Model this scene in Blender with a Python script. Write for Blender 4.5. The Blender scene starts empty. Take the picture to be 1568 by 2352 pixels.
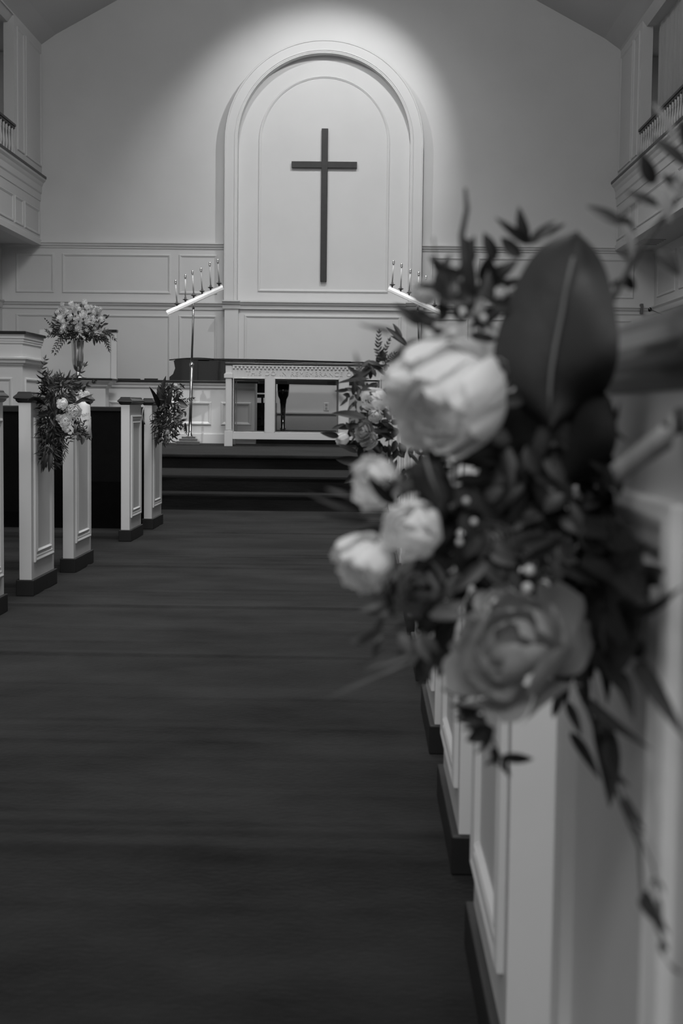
import bpy, bmesh, math, random
from mathutils import Vector, Matrix
random.seed(7)
S = bpy.context.scene
C = S.collection
PI = math.pi
V = Vector

# ------------------------------------------------------------------ camera
F = 50 / 36 * 2352
dy = V((56, 235, -F)).normalized()
dx = V((1, -.0128, .0162)).normalized()
dz = dx.cross(dy).normalized()
ROT = Matrix((dx, dy, dz))            # camera axes -> world axes
CAM = V((0, 0, .9))
cd = bpy.data.cameras.new('camera'); co = bpy.data.objects.new('camera', cd); C.objects.link(co)
cd.lens = 50; cd.sensor_fit = 'VERTICAL'; cd.sensor_height = 36; cd.clip_start = .05
co.matrix_world = Matrix.Translation(CAM) @ ROT.to_4x4()
cd.dof.use_dof = True; cd.dof.focus_distance = 11.0; cd.dof.aperture_fstop = 8
S.camera = co

def at(x, y, Y):
    """point at distance Y down the nave seen at photo pixel x, y"""
    d = ROT @ V((x - 784, 1176 - y, -F))
    return CAM + d * (Y / d.y)

# ------------------------------------------------------------------ light
S.view_settings.view_transform = 'Standard'; S.view_settings.look = 'None'
S.view_settings.gamma = 1; S.view_settings.use_curve_mapping = False
S.view_settings.exposure = 0.32
W = bpy.data.worlds.new('world'); S.world = W; W.use_nodes = True
W.node_tree.nodes['Background'].inputs[0].default_value = (1, 1, 1, 1)
W.node_tree.nodes['Background'].inputs[1].default_value = .36
X0 = -.69
def lamp(kind, name, loc, target, power, **k):
    l = bpy.data.lights.new(name, kind); o = bpy.data.objects.new(name, l); C.objects.link(o)
    o.location = loc; l.energy = power
    o.rotation_euler = (V(target) - V(loc)).to_track_quat('-Z', 'Y').to_euler()
    for a, b in k.items(): setattr(l, a, b)
    return o
lamp('SPOT', 'niche_spot', (X0 + 1.25, 18.5, 7.6), (X0 - .10, 22, 4.82), 312, spot_size=1.02, spot_blend=.5, shadow_soft_size=.035)
lamp('SPOT', 'niche_spot', (X0 - 1.35, 18.5, 7.6), (X0 + .2, 22, 4.6), 165, spot_size=1.22, spot_blend=.9, shadow_soft_size=.035)
for yy, p in ((17.0, 72), (11.5, 75), (7.0, 95)):
    o = lamp('AREA', 'ceiling_fill', (X0, yy, 7.4), (X0, yy, 0), p, shape='RECTANGLE', size=2.2, size_y=2.2); o.data.spread = math.radians(120)  # unseen overhead area lights, added as soft fill along the nave
o = lamp('AREA', 'ceiling_fill', (X0, 15.5, 7.5), (X0, 19.5, 3.0), 50, shape='RECTANGLE', size=3.0, size_y=1.2)  # extra unseen light added to even out the upper walls
for tx, ty in ((412, 704), (930, 676)):
    q = at(tx, ty, 18.06)
    lamp('SPOT', 'bar_fill_spot', (q.x, 15.2, 7.5), q, 700, spot_size=.13, spot_blend=.8, shadow_soft_size=.03)  # unseen spot added to make the slanted bar shine
o = lamp('AREA', 'ceiling_fill', (X0, 2.6, 7.4), (X0, 8.0, .3), 36, shape='RECTANGLE', size=2.2, size_y=2.2); o.data.spread = math.radians(90)  # added unseen light, tilted forward to brighten the pew faces
lamp('AREA', 'rear_fill', (X0, -3.0, 5.4), (X0, 9, 2.2), 210, shape='RECTANGLE', size=5.0, size_y=1.6)  # unseen area light added behind the camera to lift camera-facing surfaces
o = lamp('AREA', 'stage_fill', (X0 - .5, 12.2, 7.4), (X0 - 1.4, 18, .9), 34, shape='RECTANGLE', size=1.6, size_y=.5); o.data.spread = math.radians(80)  # unseen light added to brighten the left of the platform

# ------------------------------------------------------------------ materials (a black-and-white photograph: all greys)
M = {}
def mat(name, v, rough=.6, metal=0, noise=0, nscale=8, stretch=(1, 1, 1), bump=0, bscale=60, sheen=0, srough=.4, coat=0, spec=.5, trans=0, v2=None, detail=4, thin=0, nrough=.5):
    m = bpy.data.materials.new(name); m.use_nodes = True; nt = m.node_tree; b = nt.nodes['Principled BSDF']
    b.inputs['Roughness'].default_value = rough; b.inputs['Metallic'].default_value = metal
    b.inputs['Specular IOR Level'].default_value = spec
    b.inputs['Sheen Weight'].default_value = sheen; b.inputs['Sheen Roughness'].default_value = srough
    b.inputs['Coat Weight'].default_value = coat
    b.inputs['Transmission Weight'].default_value = trans
    b.inputs['Base Color'].default_value = (v, v, v, 1)
    tc = nt.nodes.new('ShaderNodeTexCoord'); mp = nt.nodes.new('ShaderNodeMapping'); mp.inputs['Scale'].default_value = stretch
    nt.links.new(tc.outputs['Object'], mp.inputs[0])
    n = nt.nodes.new('ShaderNodeTexNoise'); n.inputs['Scale'].default_value = nscale; n.inputs['Detail'].default_value = detail; n.inputs['Roughness'].default_value = nrough
    nt.links.new(mp.outputs[0], n.inputs['Vector'])
    r = nt.nodes.new('ShaderNodeMapRange'); r.inputs['From Min'].default_value = .3; r.inputs['From Max'].default_value = .7
    lo = v * (1 - noise); hi = v * (1 + noise) if v2 is None else v2
    r.inputs['To Min'].default_value = lo; r.inputs['To Max'].default_value = hi
    nt.links.new(n.outputs[0], r.inputs['Value']); nt.links.new(r.outputs[0], b.inputs['Base Color'])
    if bump:
        n2 = nt.nodes.new('ShaderNodeTexNoise'); n2.inputs['Scale'].default_value = bscale; n2.inputs['Detail'].default_value = 3
        nt.links.new(mp.outputs[0], n2.inputs['Vector'])
        bp = nt.nodes.new('ShaderNodeBump'); bp.inputs['Strength'].default_value = bump; bp.inputs['Distance'].default_value = .01
        nt.links.new(n2.outputs[0], bp.inputs['Height']); nt.links.new(bp.outputs[0], b.inputs['Normal'])
    if thin:
        o = nt.nodes['Material Output']; tl = nt.nodes.new('ShaderNodeBsdfTranslucent'); mx = nt.nodes.new('ShaderNodeMixShader')
        mx.inputs[0].default_value = thin; nt.links.new(r.outputs[0], tl.inputs[0])
        nt.links.new(b.outputs[0], mx.inputs[1]); nt.links.new(tl.outputs[0], mx.inputs[2]); nt.links.new(mx.outputs[0], o.inputs[0])
    M[name] = m
    return m
mat('wall', .62, .75, noise=.02, nscale=2, bump=.04, bscale=120)
mat('paint', .62, .45, noise=.015, nscale=3)
mat('pewpaint', .69, .4, noise=.03, nscale=5, bump=.03, bscale=20)
mat('ceil', .58, .9, noise=.02, nscale=1)
mat('darkwood', .014, .3, noise=.35, nscale=5, stretch=(1, 8, 8), spec=.38)
mat('pewback', .003, .7, noise=.2, nscale=30, spec=.08)
mat('carpet', .022, .95, noise=.52, nscale=1.9, stretch=(.7, 1.1, 1), bump=.3, bscale=70, sheen=.10, srough=.35, spec=.04, detail=12, nrough=.68)
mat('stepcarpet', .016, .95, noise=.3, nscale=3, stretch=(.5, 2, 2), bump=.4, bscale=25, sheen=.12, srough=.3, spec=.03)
mat('cross', .022, .55, noise=.2, nscale=10)
mat('brass', .55, .25, metal=1, noise=.05)
mat('chrome', .80, .16, metal=1, noise=.03)
mat('acrylic', .95, .12, noise=.05, nscale=30, coat=1)
mat('tube', .38, .35, noise=.03)
mat('black', .006, .2, noise=.2)
mat('piano', .007, .12, noise=.1, coat=.5)
mat('curtain', .42, .9, noise=.06, nscale=20, stretch=(1, 1, .1), sheen=.1)
mat('paper', .80, .8, noise=.03)
mat('ink', .18, .8)
mat('petal', .93, .6, noise=.04, nscale=25, thin=.38)
mat('petaldim', .37, .65, noise=.15, nscale=16, thin=.42)
mat('petalcream', .80, .6, noise=.1, nscale=25, thin=.38)
mat('leaf', .017, .5, noise=.5, nscale=14)
mat('leafmid', .052, .5, noise=.35, nscale=14)
mat('leafpale', .20, .6, noise=.25, nscale=14)
mat('magnolia', .022, .6, noise=.3, nscale=10, bump=.15, bscale=40)
mat('rib', .13, .5)
mat('stem', .04, .6, noise=.3)
mat('satin', .24, .5, noise=.04, sheen=.2)
mat('grille_shade', .03, .6)
mat('basewood', .008, .5, noise=.2)

# ------------------------------------------------------------------ helpers
WL = {}
def origin(o): return WL.get(o.name, V((0, 0, 0))) if o else V((0, 0, 0))
def props(o, label=None, cat=None, group=None, kind=None):
    if label: o['label'] = label
    if cat: o['category'] = cat
    if group: o['group'] = group
    if kind: o['kind'] = kind
    return o
def thing(name, loc, label, cat, group=None):
    o = bpy.data.objects.new(name, None); C.objects.link(o); o.location = loc; o.empty_display_size = .1
    WL[o.name] = V(loc)
    return props(o, label, cat, group)
def copy_tree(o, parent=None):
    c = o.copy(); C.objects.link(c)
    WL[c.name] = WL.get(o.name, V((0, 0, 0)))
    if parent: c.parent = parent
    for ch in list(o.children): copy_tree(ch, c)
    return c

class MB:
    def __init__(s): s.v = []; s.f = []
    def add(s, vs, fs):
        n = len(s.v); s.v += [tuple(p) for p in vs]; s.f += [tuple(n + i for i in f) for f in fs]; return s
    def box(s, x0, x1, y0, y1, z0, z1):
        vs = [(x, y, z) for z in (z0, z1) for y in (y0, y1) for x in (x0, x1)]
        return s.add(vs, [(0, 2, 3, 1), (4, 5, 7, 6), (0, 1, 5, 4), (2, 6, 7, 3), (0, 4, 6, 2), (1, 3, 7, 5)])
    def loops(s, ls, closed=True, capa=True, capb=True):
        """skin a list of equally long loops"""
        n = len(ls[0]); vs = [p for l in ls for p in l]; fs = []
        for i in range(len(ls) - 1):
            for j in range(n if closed else n - 1):
                a = i * n + j; b = i * n + (j + 1) % n
                fs.append((a, b, b + n, a + n))
        if closed and capa: fs.append(tuple(range(n - 1, -1, -1)))
        if closed and capb: fs.append(tuple((len(ls) - 1) * n + j for j in range(n)))
        return s.add(vs, fs)
    def tube(s, pts, r, seg=8):
        pts = [V(p) for p in pts]; ls = []
        rs = r if isinstance(r, (list, tuple)) else [r] * len(pts)
        for i, p in enumerate(pts):
            t = (pts[min(i + 1, len(pts) - 1)] - pts[max(i - 1, 0)]).normalized()
            a = t.cross(V((0, 0, 1)) if abs(t.z) < .9 else V((1, 0, 0))).normalized(); b = t.cross(a)
            ls.append([p + (a * math.cos(q) + b * math.sin(q)) * rs[i] for q in [2 * PI * k / seg for k in range(seg)]])
        return s.loops(ls)
    def lathe(s, prof, c=(0, 0, 0), seg=20):
        c = V(c)
        return s.loops([[c + V((r * math.cos(2 * PI * k / seg), r * math.sin(2 * PI * k / seg), z)) for k in range(seg)] for r, z in prof])
    def prism(s, poly, o, u, v, n):
        """polygon (a,b) in plane o+a*u+b*v extruded by vector n"""
        o, u, v, n = V(o), V(u), V(v), V(n)
        A = [o + u * a + v * b for a, b in poly]
        return s.loops([A, [p + n for p in A]])
    def frame(s, o, u, v, n, w, h, prof, fill=None):
        """mitred picture-frame moulding; prof = (inset, height)"""
        o, u, v, n = V(o), V(u), V(v), V(n); ls = []
        for a, d in prof:
            ls.append([o + u * p + v * q + n * d for p, q in ((a, a), (w - a, a), (w - a, h - a), (a, h - a))])
        return s.loops(ls, capa=False, capb=False)
    def build(s, name, m, parent=None, smooth=False, label=None, bevel=0, mats=None):
        me = bpy.data.meshes.new(name)
        off = origin(parent)
        # accumulate local origin through one more level
        me.from_pydata([(p[0] - off.x, p[1] - off.y, p[2] - off.z) for p in s.v], [], s.f)
        me.validate()
        bm = bmesh.new(); bm.from_mesh(me); bmesh.ops.recalc_face_normals(bm, faces=bm.faces); bm.to_mesh(me); bm.free()
        if smooth: me.polygons.foreach_set('use_smooth', [True] * len(me.polygons))
        o = bpy.data.objects.new(name, me); C.objects.link(o); me.materials.append(M[m])
        WL[o.name] = off
        if parent: o.parent = parent
        if label: o['label'] = label
        if bevel:
            b = o.modifiers.new('bevel', 'BEVEL'); b.width = bevel; b.segments = 2; b.limit_method = 'ANGLE'
        return o
def struct(mb, name, m, label=None, bevel=0, smooth=False):
    o = mb.build(name, m, bevel=bevel, smooth=smooth); props(o, label, None, None, 'structure'); return o
FR = [(0, 0), (0, .008), (.008, .016), (.022, .016), (.03, .009), (.038, .006), (.044, 0)]      # wall panel moulding
def panel(mb, xa, ya, xb, yb, Y, prof=FR, lift=0):
    """moulding frame on a wall facing the camera at distance Y, corners by photo pixel"""
    a = at(xa, ya, Y); b = at(xb, yb, Y); z0 = min(a.z, b.z); z1 = max(a.z, b.z)
    mb.frame((a.x, Y - lift, z0), (1, 0, 0), (0, 0, 1), (0, -1, 0), b.x - a.x, z1 - z0, prof)
def zat(x, y, Y): return at(x, y, Y).z
def xat(x, y, Y): return at(x, y, Y).x

# ------------------------------------------------------------------ shell
ZS = .43; ZP = .57; YB = 22.0
XL, XR = -5.03, 3.78
WLX, WRX = -5.62, 4.38
f = MB()
nx, ny = 60, 1650
vs = []; fs = []
rnd = random.Random(3)
folds = [(rnd.uniform(1.2, 12), rnd.uniform(-3, .6), rnd.uniform(.5, 1.7), rnd.uniform(.0012, .004), rnd.uniform(-.05, .05)) for _ in range(60)]
folds += [(6.35, -1.0, 2.6, .007, .01), (5.1, -1.2, 1.6, .006, 0), (7.95, -1.0, .8, .006, -.01), (10.2, -.6, 1.0, .006, 0), (3.0, -.9, .9, .004, .03), (2.8, -.3, .8, .005, -.08)]
def hfl(x, y):
    h = 0
    for cy, cx, w, a, sl in folds:
        d = y - cy - sl * (x - cx)
        if abs(d) < .28 and abs(x - cx) < w * 1.5:
            h += 1.5 * a * math.exp(-(d / (.018 if d < 0 else .075)) ** 2) * math.exp(-((x - cx) / w) ** 2)
    return h
for j in range(ny + 1):
    y = -4 + 16.5 * (j / ny)
    for i in range(nx + 1):
        x = WLX - .4 + (WRX + .4 - WLX + .4) * i / nx
        vs.append((x, y, hfl(x, y)))
for j in range(ny):
    for i in range(nx):
        a = j * (nx + 1) + i; fs.append((a, a + 1, a + nx + 2, a + nx + 1))
f.add(vs, fs)
struct(f, 'floor', 'carpet', smooth=True)

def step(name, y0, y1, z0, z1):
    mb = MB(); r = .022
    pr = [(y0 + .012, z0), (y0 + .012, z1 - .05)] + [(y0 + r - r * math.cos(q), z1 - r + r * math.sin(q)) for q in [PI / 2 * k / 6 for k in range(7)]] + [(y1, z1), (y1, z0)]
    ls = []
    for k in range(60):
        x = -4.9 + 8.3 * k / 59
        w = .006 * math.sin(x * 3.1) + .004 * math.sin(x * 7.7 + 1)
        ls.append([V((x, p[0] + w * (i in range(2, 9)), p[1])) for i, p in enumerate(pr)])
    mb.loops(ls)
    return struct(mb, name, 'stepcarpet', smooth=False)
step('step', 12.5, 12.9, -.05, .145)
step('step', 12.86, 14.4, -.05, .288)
mb = MB(); mb.box(WLX - .3, WRX + .3, 14.42, 23, -.05, ZS); mb.box(WLX - .3, WRX + .3, 14.36, 14.45, ZS - .035, ZS)
struct(mb, 'floor_platform', 'carpet', bevel=.012)
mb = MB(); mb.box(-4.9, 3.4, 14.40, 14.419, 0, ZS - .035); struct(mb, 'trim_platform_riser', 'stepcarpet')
mb = MB(); mb.box(WLX, WRX, 19.05, 22.0, ZS + .001, ZP); struct(mb, 'floor_choir', 'carpet')

# back wall with gable
mb = MB()
eave = zat(100, 97, YB); rise = .545
mb.prism([(WLX - .3, -.1), (WRX + .3, -.1), (WRX + .3, eave), (XR - .02, eave), (X0, eave + rise * (XR - X0)), (XL, eave), (WLX - .3, eave)], (0, YB, 0), (1, 0, 0), (0, 0, 1), (0, .3, 0))
struct(mb, 'wall_back', 'wall')
# ceiling slopes
mb = MB()
pr = [(WLX - .5, eave - .15), (XL - .06, eave - .15), (XL + .02, eave - .04), (XL + .25, eave + .12)]
for k in range(1, 9): pr.append((XL + .25 + (X0 - XL - .25) * k / 8, eave + .12 + (rise * (X0 - XL) - .12) * k / 8))
pr += [(2 * X0 - a - .01 * 0 + (XR + XL - 2 * X0) * (1 if k < 4 else max(0, 1 - (k - 3) / 8)), b) for k, (a, b) in reversed(list(enumerate(pr[:-1])))]
mb.loops([[V((a, YB - .0, b)) for a, b in pr + [(WRX + .5, 10), (WLX - .5, 10)]], [V((a, -4, b)) for a, b in pr + [(WRX + .5, 10), (WLX - .5, 10)]]])
struct(mb, 'ceiling', 'ceil')

# side walls below and above the balconies
for sd, XW, XG, nm in ((-1, WLX, XL, 'left'), (1, WRX, XR, 'right')):
    mb = MB(); mb.box(min(XW, XW + sd * .2), max(XW, XW + sd * .2), -4, YB, 0, 3.4); struct(mb, 'wall_' + nm, 'wall')
    g = XG - sd * (-.03) if sd < 0 else XG + .02
    g = XG + (.03 if sd < 0 else -.0)
    # upper wall with opening: pilaster, header
    o1 = MB(); xa, xb = sorted((g, g + sd * .15))
    o1.box(xa, xb, 20.3, YB, 4.39, eave + .0); o1.box(xa, xb, -4, 20.3, 6.36, eave)
    struct(o1, 'wall_upper_' + nm, 'wall')
    fm = MB()
    for ya, yb in ((20.45, 20.86), (20.96, 21.94)):
        fm.frame((g, ya, 4.53), (0, 1, 0), (0, 0, 1), (-sd, 0, 0), yb - ya, 1.72, FR)
    struct(fm, 'trim_pilaster_' + nm, 'paint')
    # balcony front
    q = lambda out: XG - sd * out
    pr = [(-.12, 3.36), (.02, 3.36), (.02, 3.44), (0, 3.46), (0, 4.02), (.012, 4.03), (.014, 4.13), (.03, 4.15), (.03, 4.24), (.045, 4.27), (.055, 4.30), (.085, 4.33), (.09, 4.36), (-.12, 4.36)]
    mb = MB(); mb.loops([[V((q(a), yy, b)) for a, b in pr] for yy in (YB, -4)])
    n = 0; yy = 21.98
    widths = [1.04, .58, 2.6, .42, 2.6, .42, 2.6, .42, 2.6, .42, 2.6]
    for w in widths:
        mb.frame((XG, yy - w + .04, 3.5), (0, 1, 0), (0, 0, 1), (-sd, 0, 0), w - .1, .39, FR); yy -= w
    struct(mb, 'trim_balcony_front_' + nm, 'paint')
    mb = MB(); xs = sorted((q(.10), q(-.16))); mb.box(xs[0], xs[1], -4, YB - .001, 4.36, 4.395); struct(mb, 'trim_balcony_ledge_' + nm, 'darkwood')
    mb = MB(); xs = sorted((q(-.1), XW)); mb.box(xs[0], xs[1], -4, YB, 3.37, 3.42)
    struct(mb, 'ceiling_under_balcony_' + nm, 'ceil')
    mb = MB(); xs = sorted((q(-.05), XW + sd * 3)); mb.box(xs[0], xs[1], -4, YB, 4.2, 4.34); struct(mb, 'floor_balcony_' + nm, 'carpet')
    # outer wall of the balcony, coloured dark to stand in for its unlit interior
    mb = MB(); xs = sorted((XW + sd * 2.6, XW + sd * 2.8)); mb.box(xs[0], xs[1], -4, YB, 4.3, 7); struct(mb, 'wall_outer_' + nm, 'grille_shade')
    # side wall panelling
    mb = MB()
    rp = lambda z0, z1, o: [(0, z1), (o, z1), (o, z1 - .02), (o * .6, z1 - .05), (o * .4, z0), (0, z0)]
    for z0, z1, o in ((2.40, 2.52, .06), (1.30, 1.38, .035)):
        mb.loops([[V((XW - sd * a, yy, b)) for a, b in rp(z0, z1, o)] for yy in (21.9, 14.5)])
    for k in range(5):
        ya = 21.75 - k * 1.5
        mb.frame((XW, ya - 1.25, 2.64), (0, 1, 0), (0, 0, 1), (-sd, 0, 0), 1.25, .6, FR)
        mb.frame((XW, ya - 1.25, 1.5), (0, 1, 0), (0, 0, 1), (-sd, 0, 0), 1.25, .8, FR)
    struct(mb, 'trim_wainscot_' + nm, 'paint')
# vent slots in the soffit
mb = MB()
for k in range(5): mb.box(3.86, 4.24, 20.55 + k * .16, 20.57 + k * .16, 3.366, 3.371)
o = mb.build('ceiling_vent', 'grille_shade'); props(o, 'slotted vent in the underside of the right balcony', 'vent')

# wainscot on the back wall
sides = [(20, 512), (972, 1500)]
mb = MB()
def hrail(x0, x1, z0, z1, o, Y):
    pr = [(0, z1), (o, z1), (o, z1 - .018), (o * .75, z1 - .03), (o * .6, z1 - .055), (o * .3, z1 - .07), (o * .25, z0), (0, z0)]
    mb.loops([[V((x, Y - a, b)) for a, b in pr] for x in (x0, x1)])
zc = zat(300, 557, YB); zr = zat(300, 693, YB)
NXL = xat(516, 600, 21.8); NXR = xat(969, 600, 21.8)
for xa, xb in ((WLX, NXL), (NXR, WRX)):
    hrail(xa, xb, zc - .09, zc, .06, YB); hrail(xa, xb, zr - .115, zr, .07, YB)
for xa, xb in ((36, 124), (143, 392), (411, 499)):
    for fl in (0, 1):
        a = at(xa, 585, YB); b = at(xb, 585, YB)
        x1, x2 = (a.x, b.x) if not fl else (2 * X0 + .035 - b.x, 2 * X0 + .035 - a.x)
        mb.frame((x1, YB, zat(300, 674, YB)), (1, 0, 0), (0, 0, 1), (0, -1, 0), x2 - x1, .6, FR)
        mb.frame((x1, YB, 1.0), (1, 0, 0), (0, 0, 1), (0, -1, 0), x2 - x1, zat(300, 723, YB) - 1.0, FR)
struct(mb, 'trim_wainscot_back', 'paint')
mb = MB(); mb.box(WLX, NXL, YB - .03, YB, ZP, ZP + .14); mb.box(NXR, WRX, YB - .03, YB, ZP, ZP + .14)
struct(mb, 'baseboard_back', 'paint')

# arched niche surround
cc = at(743.5, 323, 21.8); NCX, NCZ = cc.x, cc.z
R = 225.5 * 21.8 / F
def arch(mb, R, zb, cz, prof, Y, sgn=1, closed_bottom=False, n=40):
    """prof=(inset,height towards camera) swept round an arch"""
    ls = []
    for a, d in prof:
        r = R - a
        pts = [V((NCX - r, Y - d, zb + (a if closed_bottom else 0)))] + [V((NCX - r * math.cos(PI * k / n), Y - d, cz + r * math.sin(PI * k / n))) for k in range(n + 1)] + [V((NCX + r, Y - d, zb + (a if closed_bottom else 0)))]
        ls.append(pts)
    mb.loops(ls, closed=closed_bottom, capa=False, capb=False)
zled = zat(743, 693, 21.8)
mb = MB()
arch(mb, R, zled, NCZ, [(0, 0), (0, .175), (.006, .19), (.022, .19), (.028, .18), (.150, .18), (.154, .190), (.162, .190), (.168, .18), (.182, .18), (.186, .172), (.200, .172), (.202, .0)], YB)
struct(mb, 'trim_arch_surround', 'wall', smooth=False)
mb = MB()
RI = 148 * YB / F; c2 = at(744, 327, YB)
NCX0 = NCX
arch(mb, RI, zat(744, 671, YB), c2.z, [(0, 0), (0, .012), (.008, .022), (.02, .022), (.03, .012), (.038, .01), (.042, 0)], YB, closed_bottom=True)
struct(mb, 'trim_arch_panel', 'wall')
# pedestal zone under the arch
mb = MB()
mb.box(NXL, NXR, 21.88, YB + .01, ZP, zled - .1)
for xa in (NXL, NXR - .22): mb.box(xa, xa + .21, 21.80, 21.9, ZP, zled - .1)
xa = xat(561, 725, 21.88); xb = xat(921, 725, 21.88)
mb.frame((xa, 21.88, 1.5), (1, 0, 0), (0, 0, 1), (0, -1, 0), xb - xa, zat(740, 725, 21.88) - 1.5, FR)
struct(mb, 'wall_niche_base', 'paint')
mb = MB()
hrail(NXL + .2, NXR - .2, zled - .12, zled, .07, 21.86); mb.box(NXL, NXR, 21.86, YB, zled - .1, zled)
for xa in (NXL - .03, NXR - .24): hrail(xa, xa + .27, zled - .12, zled + .004, .085, 21.80)
struct(mb, 'trim_niche_ledge', 'paint')
mb = MB(); mb.box(NXL + .22, NXR - .22, 21.84, 21.879, ZP, .82); mb.box(NXL + .22, NXR - .22, 21.82, 21.879, .82, .85)
struct(mb, 'baseboard_niche', 'paint', bevel=.006)

# balcony railings
def railing(XG, sd, label):
    t = thing('balcony_railing', (XG, 20.3, 4.395), label, 'railing', 'balcony railings')
    xr = XG + sd * .02
    mb = MB(); mb.box(xr - .04, xr + .04, 14.0, 20.32, 4.82, 4.855); mb.box(xr - .025, xr + .025, 14.0, 20.32, 4.79, 4.82)
    mb.build('handrail', 'darkwood', t, bevel=.006)
    b0 = None
    for k in range(38):
        y = 20.22 - k * .155
        mb = MB(); mb.lathe([(.022, 4.395), (.022, 4.44), (.012, 4.455), (.02, 4.50), (.024, 4.55), (.013, 4.66), (.011, 4.70), (.018, 4.715), (.012, 4.73), (.02, 4.75), (.02, 4.79)], (xr, y, 0), 10)
        if b0 is None: b0 = mb.build('baluster', 'paint', t, smooth=True)
        else:
            c = b0.copy(); C.objects.link(c); c.parent = t; c.location = (0, -k * .155, 0)
    return t
railing(XL + .03, -1, 'short run of white balusters under a dark handrail on the left balcony')
railing(XR, 1, 'long run of white balusters under a dark handrail on the right balcony')
# curtains
def curtain(XC, sd, y1, label):
    mb = MB(); ls = []
    for z, amp, fr in ((4.3, .032, 1), (5.6, .026, 1), (6.16, .022, 1.0), (6.22, .010, 2), (6.32, .018, 2), (6.36, .018, 2)):
        row = []
        for k in range(2400):
            y = -3.9 + (y1 + 3.9) * k / 2399
            if z > 6.3: y = min(y, y1)
            row.append(V((XC + sd * (amp * math.sin(y * 46 * fr + 2 * math.sin(y * 5)) + .4 * amp * math.sin(y * 19 + 1)), y - (.10 * (6.36 - z) / 2 * (k / 2399) ** 16 if z < 6.1 else 0), z)))
        ls.append(row)
    mb.loops(ls, closed=False)
    o = mb.build('curtain', 'curtain', smooth=True); s = o.modifiers.new('t', 'SOLIDIFY'); s.thickness = .004
    props(o, label, 'curtain', 'balcony curtains')
curtain(XR + .22, 1, 20.22, 'grey gathered curtain hanging behind the right balcony railing')
curtain(XL - .30, -1, 19.9, 'dark pleated curtain behind the left balcony railing')

# ------------------------------------------------------------------ pews
CAPP = [(0, 0), (.004, -.004), (.006, -.010), (.0205, -.024), (.0215, -.031), (.012, -.037), (.0115, -.043), (.002, -.052)]
HT = .966; TH = .058
def ring(x0, x1, y0, y1, o, z): return [V((x0 - o, y0 - o, z)), V((x1 + o, y0 - o, z)), V((x1 + o, y1 + o, z)), V((x0 - o, y1 + o, z))]
def make_pew(side, XA, Y, floorpanel=False):
    """side -1: left of the aisle (aisle face at x=XA, body goes to -x)"""
    t = thing('pew', (XA, Y, 0), None, 'pew', 'church pews left of the aisle' if side < 0 else 'church pews right of the aisle')
    L = 2.9; DP = .54 if side > 0 else .485
    for e in (0, 1):
        xo = XA + side * (L * e); x0, x1 = sorted((xo, xo + side * TH))
        mb = MB(); mb.box(x0, x1, Y, Y + DP, .07, HT - .05)
        face = XA if e == 0 else xo + side * TH
        nrm = (-side, 0, 0) if e == 0 else (side, 0, 0)
        mb.frame((face, Y + .05, .155), (0, 1, 0), (0, 0, 1), nrm, DP - .085, .69, [(0, 0), (0, .008), (.01, .012), (.02, .008), (.03, .008), (.034, .002), (.04, .002), (.05, .010), (.058, .0)])
        en = mb.build('end_panel', 'pewpaint', t, bevel=.0015)
        mb = MB(); mb.loops([ring(x0, x1, Y, Y + DP, o, HT + z) for o, z in CAPP]); mb.build('end_cap', 'darkwood', t)
        mb = MB(); mb.box(x0 - .014, x1 + .014, Y - .014, Y + DP + .014, 0.0, .078); mb.build('end_base', 'basewood', t, bevel=.004)
    x0, x1 = sorted((XA + side * TH, XA + side * L))
    mb = MB(); mb.box(x0, x1, Y + .015, Y + .045, .0 if floorpanel else .40, .875); mb.build('backrest', 'pewback', t)
    mb = MB(); mb.box(x0, x1, Y + .004, Y + .06, .868, .90); mb.build('top_rail', 'darkwood', t, bevel=.005)
    mb = MB(); mb.box(x0, x1, Y + .045, Y + .45, .40, .445); mb.build('seat', 'pewback', t, bevel=.006)
    return t
rowsR = [(.80, 'nearest white pew end at the right edge, behind the big blurred bouquet'),
         (1.79, 'second white pew on the right, just past the big blurred bouquet'),
         (2.72, 'third white pew on the right, its dark base standing out against the carpet'),
         (3.69, 'fourth white pew on the right, carrying the half hidden smaller bouquet'),
         (4.70, 'fifth white pew on the right, mostly hidden by flowers'),
         (5.67, 'sixth pew on the right, hidden behind the blurred flowers'),
         (6.67, 'pew on the right level with the first decorated pew on the left'),
         (7.64, 'pew on the right level with the pew holding the paper sign'),
         (9.47, 'second row pew on the right, before the platform steps'),
         (10.46, 'front row pew on the right, before the platform steps')]
rowsL = [(4.70, 'left pew just outside the frame before the nearest left pew'),
         (5.67, 'nearest left pew, cut by the left edge of the photo'),
         (6.67, 'left pew with a white end and a leafy bouquet, second from the left edge'),
         (7.64, 'left pew with a white paper sign hung on its end'),
         (9.47, 'left pew with a bare panelled white end, one from the front'),
         (10.46, 'front left pew, nearest the steps, with a bouquet on its end')]
PA = {}
def lab(t, s): t['label'] = s
for side, XA, rows in ((1, .191, rowsR), (-1, -1.572, rowsL[1:])):
    p0 = make_pew(side, XA, rows[0][0]); lab(p0, rows[0][1])
    for Y, s in rows[1:]:
        if Y > 10: c = make_pew(side, XA, Y, True)
        else:
            c = copy_tree(p0); c.location = (XA, Y, 0)
        lab(c, s)

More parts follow.
